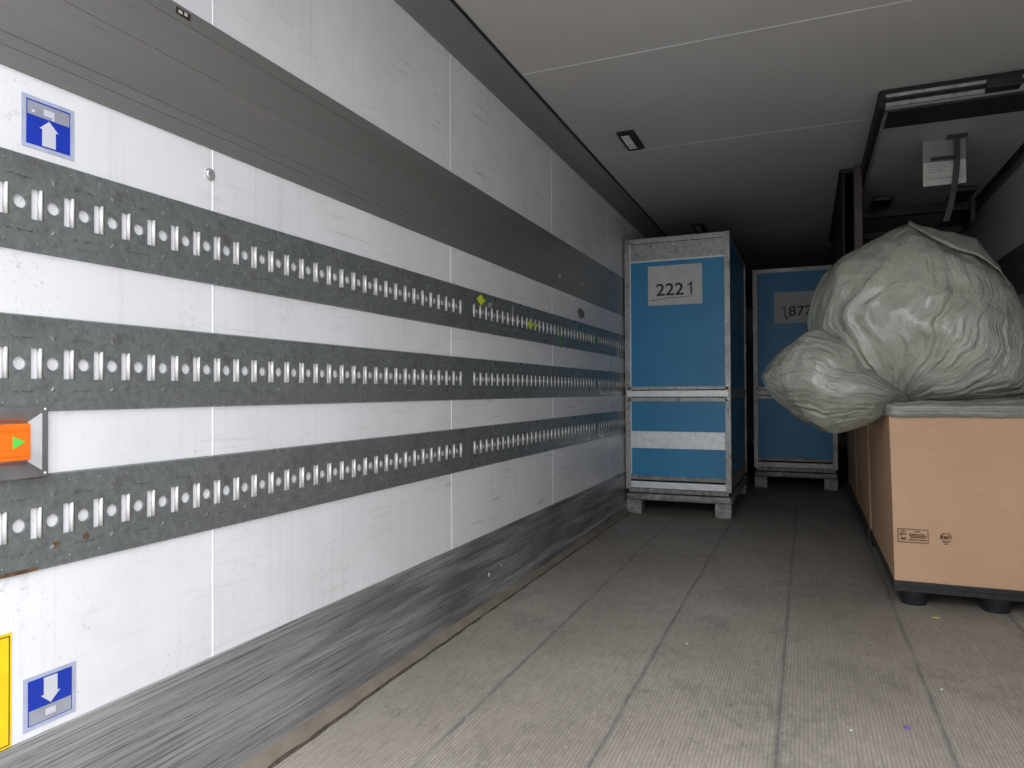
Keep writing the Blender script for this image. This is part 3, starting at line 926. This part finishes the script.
# ------------------------------------------------------------ milky plastic bags
def interp(tab, a):
    a %= 2*PI
    n_ = len(tab)
    for i in range(n_):
        a0, r0 = tab[i]; a1, r1 = tab[(i+1) % n_]
        if i == n_-1: a1 += 2*PI
        aa = a if a >= a0 else a+2*PI
        if a0 <= aa <= a1:
            t = (aa-a0)/(a1-a0)
            return r0+(r1-r0)*t
    return tab[0][1]
def blob(bm, c, outline, depth_f, depth_b, pinch, sub, n_planes, n_fold, amp, seed, fmer=None):
    """crumpled film: a faceted star shape with long creases fanning out from a gathered point"""
    rnd = random.Random(int(seed*1000))
    tab = sorted((math.atan2(z-c[2], x-c[0]) % (2*PI), math.hypot(x-c[0], z-c[2])) for x, z in outline)
    g = bmesh.new()
    bmesh.ops.create_icosphere(g, subdivisions=sub, radius=1)
    lay = g.verts.layers.float_vector.new('fan')
    pd = V(pinch)-V(c); pd.normalize()
    a1 = V((0, 1, 0))-pd*pd.y; a1.normalize(); a2 = pd.cross(a1)   # meridian 0 points away from the camera
    planes = []
    for i in range(n_planes):
        z = 1-2*(i+.5)/n_planes
        ph = i*2.39996+rnd.uniform(-.5, .5)
        rr = math.sqrt(1-z*z)
        v = V((rr*math.cos(ph), rr*math.sin(ph), z+rnd.uniform(-.12, .12))).normalized()
        planes.append((v, 1+rnd.uniform(-.065, .055)))
    folds = []
    for i in range(n_fold):
        folds.append((rnd.uniform(-PI, PI), rnd.uniform(.018, .06), rnd.uniform(.15, 1.0), rnd.uniform(.5, 1.9), rnd.uniform(.4, 1), rnd.uniform(-.5, .5), rnd.choice((-1, 1))))
    for v in g.verts:
        d = v.co.normalized()
        ang = math.atan2(d.z, d.x)
        R0 = interp(tab, ang)
        rho = math.hypot(d.x, d.z)
        dy = depth_f if d.y < 0 else depth_b
        e = 2.2
        k = (rho**e + abs(d.y)**e)**(-1/e)
        p = V((d.x*R0*k, d.y*dy*k, d.z*R0*k))
        w_ = d + V((noise.noise(d*1.7+V((seed, 0, 0))), noise.noise(d*1.7+V((0, seed, 0))), noise.noise(d*1.7+V((0, 0, seed)))))*.16
        w_.normalize()
        acc = 0.0
        for n_, h_ in planes:
            q = n_.dot(w_)
            if q > .45:
                acc += (h_/q)**(-55)
        fac = acc**(-1/55)
        f = (fac-1.0)*.62+.010
        mer = math.atan2(d.dot(a2), d.dot(a1))
        s_ = math.acos(max(-1, min(1, d.dot(pd))))
        wob = .30*noise.noise(V((s_*1.8+seed, math.cos(mer)*.9, math.sin(mer)*.9)))+.07*noise.noise(V((s_*5+seed, math.cos(mer)*2, math.sin(mer)*2)))
        for m0, wd, s0, s1, am, cv, sg in folds:
            t = (mer+wob+cv*s_*.5-m0+PI) % (2*PI) - PI
            wd2 = wd*(.45+s_*.9)/max(.25, math.sin(s_)+.15)*.7
            if abs(t) > wd2*5: continue
            en = max(0, min(1, (s_-.05)/.15))*max(0, min(1, (s1+s0-s_)/.45))
            if en <= 0: continue
            tt = t/wd2
            f += amp*am*en*(-.9*math.exp(-tt*tt*1.6)+.75*math.exp(-(tt-1.5*sg)**2*1.1))
        cm, sm_ = math.cos(mer+wob), math.sin(mer+wob)
        ns = noise.noise(V((cm*7, sm_*7, s_*1.6+seed)))
        ns2 = noise.noise(V((cm*17, sm_*17, s_*2.6+seed)))
        f += amp*(.34*(.35-abs(ns)*1.6)+.16*(.3-abs(ns2)*1.4))*math.exp(-s_*.35)
        f += .012*noise.noise(d*5+V((seed, 3, 1)))
        sil = .55+.45*min(1, abs(d.y)*2.5)
        p *= 1+f*sil
        v[lay] = (cm*3, sm_*3, s_*.55+seed)
        v.co = p+V(c)
    me = bpy.data.meshes.new('t'); g.to_mesh(me); g.free()
    bm.from_mesh(me); bpy.data.meshes.remove(me)

YB = 4.02
def ol(pts, y_from, y_to):
    """outline measured at distance y_from, moved to y_to along the sight lines of its own place"""
    k = y_to/y_from
    return [(1.3375+(x-1.3375)*k, .96+(z-.96)*k) for x, z in pts]
main = [(1.36, 1.25), (1.355, 1.36), (1.385, 1.47), (1.453, 1.575), (1.581, 1.64), (1.679, 1.69), (1.788, 1.745), (1.88, 1.70), (1.98, 1.655), (2.05, 1.62), (2.15, 1.51),
        (2.21, 1.375), (2.27, 1.2), (2.29, 1.05), (2.24, .93), (2.05, .885), (1.85, .875), (1.65, .89), (1.52, .95), (1.42, 1.05), (1.38, 1.14)]
left = [(1.130, 1.032), (1.18, 1.11), (1.27, 1.20), (1.38, 1.26), (1.50, 1.22), (1.62, 1.08), (1.72, 1.0), (1.80, .93), (1.76, .87), (1.68, .835), (1.60, .80), (1.52, .765), (1.446, .755), (1.36, .80), (1.259, .865), (1.17, .95)]
bag = empty('plastic_bag', (1.8, 4.0, .85), 'huge milky translucent plastic bag bulging out of the nearest carton', 'plastic bag')
off = Matrix.Translation((-1.8, -4.0, -.85))
bm = bmesh.new()
blob(bm, (1.87, YB, 1.27), ol(main, 3.9, YB), .43, .5, (1.72, 3.74, .80), 7, 60, 30, .028, 1.3)
bm.transform(off); link('main_lobe', bm, M['film'], bag, True)
bm = bmesh.new()
LC = ol([(1.43, 1.0)], 3.9, 3.80)[0]
blob(bm, (LC[0], 3.80, LC[1]), ol(left, 3.9, 3.80), .24, .28, (1.86, 3.60, .95), 6, 44, 22, .040, 4.1)
bm.transform(off); link('side_lobe', bm, M['film'], bag, True)
# loose pointed fold on top
bm = bmesh.new()
A = [(1.60, 3.78, 1.58), (1.72, 3.74, 1.70), (1.800, 3.86, 1.775), (1.90, 3.84, 1.725), (2.00, 3.85, 1.695), (2.075, 3.86, 1.665), (2.12, 3.88, 1.60), (2.175, 3.9, 1.54)]
Cc = [(1.60, 3.68, 1.50), (1.72, 3.64, 1.55), (1.795, 3.83, 1.755), (1.87, 3.72, 1.665), (1.95, 3.68, 1.60), (2.05, 3.69, 1.56), (2.14, 3.74, 1.50), (2.20, 3.80, 1.40)]
D = [(1.62, 4.1, 1.60), (1.72, 4.1, 1.64), (1.80, 4.1, 1.66), (1.90, 4.1, 1.64), (2.00, 4.1, 1.62), (2.075, 4.1, 1.58), (2.12, 4.1, 1.54), (2.17, 4.1, 1.48)]
rows = []
for k in range(2, 8) if False else range(2, 8):
    pass
def lerp(a, b, t): return tuple(x+(y-x)*t for x, y in zip(a, b))
cols = []
fan = bm.verts.layers.float_vector.new('fan')
for i in range(2*7, 7*7+1):
    u = i/7; i0 = min(int(u), 6); t = u-i0
    a, c_, d_ = (lerp(L_[i0], L_[i0+1], t) for L_ in (A, Cc, D))
    col = []
    for j in range(13):
        v_ = j/12
        p = lerp(c_, a, v_*2) if v_ <= .5 else lerp(a, d_, (v_-.5)*2)
        p = V(p)+V((0, .012*noise.noise(V((p[0]*14, p[2]*9, v_*3))), .008*noise.noise(V((p[0]*20, v_*5, 2)))))
        vv = bm.verts.new(p); vv[fan] = (u*.4, v_*1.2, .7); col.append(vv)
    cols.append(col)
for a, b in zip(cols, cols[1:]):
    for j in range(12): bm.faces.new((a[j], b[j], b[j+1], a[j+1]))
bm.transform(off)
o = link('loose_fold', bm, M['film'], bag, True)
sm = o.modifiers.new('sol', 'SOLIDIFY'); sm.thickness = .003

# second bag behind at the right
bm = bmesh.new()
o2 = [(2.1, 1.2), (2.14, 1.35), (2.2, 1.45), (2.3, 1.47), (2.42, 1.42), (2.5, 1.3), (2.53, 1.15), (2.5, 1.0), (2.4, .9), (2.2, .87), (2.12, .95), (2.09, 1.08)]
blob(bm, (2.33, 4.80, 1.17), o2, .24, .3, (2.2, 4.5, .9), 6, 40, 20, .04, 8.8)
bm.transform(Matrix.Translation((-2.31, -4.80, -.85)))
o = link('plastic_bag', bm, M['film'], None, True, (2.31, 4.80, .85)); tag(o, 'second milky plastic bag at the right edge, behind the huge one', 'plastic bag')

# liner folded over the carton rim
bm = bmesh.new()
path = []
x0, x1, y0_, y1_ = PX-.010, PX+.808, 3.570, 4.76
for i in range(12): path.append((V((x0-.0, y1_-(y1_-y0_-.03)*i/12-.2*0, 0)), V((-1, 0, 0))))
for k in range(5):
    a = PI+PI/2*k/4
    path.append((V((x0+.02+.02*math.cos(a), y0_+.02+.02*math.sin(a), 0)), V((math.cos(a), math.sin(a), 0))))
for i in range(1, 60): path.append((V((x0+.03+(x1-x0-.03)*i/59, y0_, 0)), V((0, -1, 0))))
rows = []
fan = bm.verts.layers.float_vector.new('fan')
for idx, (p, nr) in enumerate(path):
    s = (p.x*1.0 - p.y*1.0)
    w1 = noise.noise(V((s*4, 1, 1))); w2 = noise.noise(V((s*9, 4, 1)))
    w3 = noise.noise(V((s*17, 2, 7)))
    prof = [(-.16, .885+.03*w2), (-.11, .925+.03*w1), (-.06, .900+.035*w2), (-.035, .918+.02*w1), (-.012, .896+.02*w2), (.006, .903+.012*w3), (.017+.006*w2, .884+.012*w1), (.012, .872+.010*w2), (.020+.006*w3, .862+.008*w1), (.0155+.004*w1, .846+.008*w2), (.013, .840+.008*w2)]
    row = []
    for a, z in prof:
        q = p + nr*a
        vv = bm.verts.new((q.x, q.y, z+.004*noise.noise(V((s*25, a*40, 0)))))
        vv[fan] = (s*1.1, len(row)*.55, .3)
        row.append(vv)
    rows.append(row)
for a, b in zip(rows, rows[1:]):
    for j in range(len(a)-1): bm.faces.new((a[j], b[j], b[j+1], a[j+1]))
bm.transform(Matrix.Translation((-2.085, -3.575, -.85)))
o = link('bag_liner', bm, M['film'], None, True, (2.085, 3.575, .85)); tag(o, 'thin milky liner folded over the rim of the nearest carton', 'liner')
sm = o.modifiers.new('sol', 'SOLIDIFY'); sm.thickness = .002
ss = o.modifiers.new('sub', 'SUBSURF'); ss.levels = 1; ss.render_levels = 2

# ------------------------------------------------------------ raised bulkhead under the roof
r = empty('raised_bulkhead', (2.12, 4.9, 2.30), 'grey insulated bulkhead swung up flat under the roof at the right', 'partition')
ox, oy, oz = 2.12, 4.9, 2.30
def bp(name, a, m, bev=.0, par=None):
    bm = B(a[0]-ox, a[1]-ox, a[2]-oy, a[3]-oy, a[4]-oz, a[5]-oz, bev=bev)
    return link(name, bm, m, par or r)
bx0, bx1, by0, by1 = 1.72, 2.50, 4.0, 6.15
bp('panel', (bx0, bx1, by0+.02, by1, 2.375, 2.425), M['panel_lt'])
bp('gasket', (bx0-.035, bx0-.004, by0-.04, by1, 2.372, 2.455), M['rubber'], .008)
bp('gasket', (bx1+.004, bx1+.05, by0-.11, by1, 2.372, 2.455), M['rubber'], .008)
bp('gasket', (bx0-.03, bx1+.05, by0-.055, by0-.01, 2.405, 2.457), M['rubber'], .008)
bp('gasket', (bx0+.012, bx1, by0+.02, by0+.26, 2.366, 2.3749), M['rubber'])
bp('edge_profile', (bx0-.004, bx0+.012, by0, by1, 2.368, 2.42), M['galv'], .002)
bp('edge_profile', (bx0-.004, bx1+.004, by0, by0+.02, 2.368, 2.376), M['postm'])
bp('edge_profile', (bx0-.004, bx0+.42, by0-.065, by0-.052, 2.415, 2.43), M['galv'], .002)
bp('edge_profile', (bx0-.004, bx0+.42, by0-.02, by0-.008, 2.385, 2.404), M['galv'])
bp('edge_profile', (bx0+.56, bx1, by0-.065, by0-.052, 2.415, 2.43), M['galv'], .002)
bp('hinge', (bx0+.42, bx0+.56, by0-.075, by0-.0, 2.385, 2.43), M['bplastic'], .004)
lb = bp('label_plate', (1.962, 2.172, 4.60, 4.612, 2.117, 2.3749), M['panel'])
bp('white_label', (1.963, 2.171, 4.597, 4.5995, 2.119, 2.252), M['label'], 0, lb)
bp('grey_label', (1.963, 2.171, 4.597, 4.5995, 2.254, 2.373), M['panel'], 0, lb)
for k, (za, xa, xb) in enumerate(((2.232, 1.985, 2.07), (2.219, 1.985, 2.09), (2.206, 1.985, 2.06), (2.193, 1.985, 2.08), (2.155, 1.98, 2.16))):
    bp('print_line', (xa, xb, 4.5955, 4.5972, za, za+.005), M['stk_mid'], 0, lb)
bm = bmesh.new()
rows = []
for i in range(24):
    t = i/23
    x = 2.118+.008*math.sin(PI*t)-.05*t*t
    y = 4.54+.03*t
    z = 2.375-.47*t
    rows.append([bm.verts.new((x-.015-ox, y-oy, z-oz)), bm.verts.new((x+.015-ox, y-oy, z-oz))])
for a, b in zip(rows, rows[1:]): bm.faces.new((a[0], a[1], b[1], b[0]))
st = link('strap', bm, M['bplastic'], r); q_ = st.modifiers.new('s', 'SOLIDIFY'); q_.thickness = .004
bp('strap_plate', (2.07, 2.17, 4.53, 4.56, 2.358, 2.3749), M['bplastic'], .003)
bp('strap_bar', (1.99, 2.12, 4.53, 4.545, 2.243, 2.260), M['bplastic'], .003)
bp('lock_box', (1.80, 1.93, 5.75, 6.0, 2.34, 2.3749), M['bplastic'], .01)
bp('lock_box', (2.30, 2.44, 5.70, 6.0, 2.34, 2.3749), M['bplastic'], .01)
bp('cross_bar', (bx0, bx1, 6.15, 6.21, 2.31, 2.37), M['bplastic'], .004)
bp('cross_bar', (bx0, bx1, 6.45, 6.50, 2.20, 2.25), M['bplastic'], .004)
bp('side_arm', (bx0, bx0+.03, 6.1, 6.5, 2.20, 2.42), M['postm'], .004)
bp('side_arm', (bx1-.03, bx1, 6.1, 6.5, 2.20, 2.42), M['postm'], .004)

# lengthwise hanging partition
r = empty('hanging_partition', (1.66, 6.4, 1.05), 'dark lengthwise partition hanging from the roof behind the bag, bronze edge post', 'partition')
ox, oy, oz = 1.66, 6.4, 1.05
bp('panel', (1.648, 1.668, 5.22, 7.6, 1.05, 2.445), M['panel'], 0)
bp('edge_post', (1.640, 1.690, 5.17, 5.215, 1.05, 2.45), M['postm'], .004)
bp('top_gasket', (1.555, 1.645, 5.24, 7.6, 2.43, 2.455), M['rubber'], .004)
bp('side_flap', (1.575, 1.590, 5.26, 7.6, 1.30, 2.43), M['rubber'], .004)

# ------------------------------------------------------------ litter on the floor
def scrap(x, y, rx, ry, m, name, label, h=.004, sd=1, rz=0):
    bm = bmesh.new()
    rr = random.Random(sd)
    top = []
    K = 9
    ring_ = [V((rx*math.cos(2*PI*k/K)*rr.uniform(.7, 1.15), ry*math.sin(2*PI*k/K)*rr.uniform(.7, 1.15), rr.uniform(.0, .5)*h)) for k in range(K)]
    a = [bm.verts.new(p) for p in ring_]
    c1_ = bm.verts.new((0, 0, h)); c0_ = bm.verts.new((0, 0, 0))
    for k in range(K):
        bm.faces.new((a[k], a[(k+1) % K], c1_)); bm.faces.new((a[(k+1) % K], a[k], c0_))
    o = link(name, bm, m, None, False, (x, y, .001)); o.rotation_euler.z = rz
    return tag(o, label, 'litter')
scrap(1.833, 3.434, .022, .012, M['straw'], 'dry_chip', 'small yellowish chip on the floor in front of the pallet', .004, 1)
scrap(1.593, 2.288, .011, .013, M['purple'], 'foil_scrap', 'tiny purple scrap on the floor at the lower right', .006, 2, .4)
scrap(1.445, 2.209, .005, .005, M['crumb'], 'white_crumb', 'white crumb on the floor left of the purple scrap', .004, 3)
scrap(1.729, 2.619, .005, .005, M['crumb'], 'white_crumb', 'white crumb on the floor behind and right of the purple scrap', .004, 4)
scrap(.911, 2.733, .005, .005, M['crumb'], 'white_crumb', 'white crumb on the floor in the middle, by the lengthwise joint', .004, 5)
scrap(1.55, 3.0, .004, .004, M['crumb'], 'white_crumb', 'white crumb on the floor nearest the pallet corner', .003, 6)
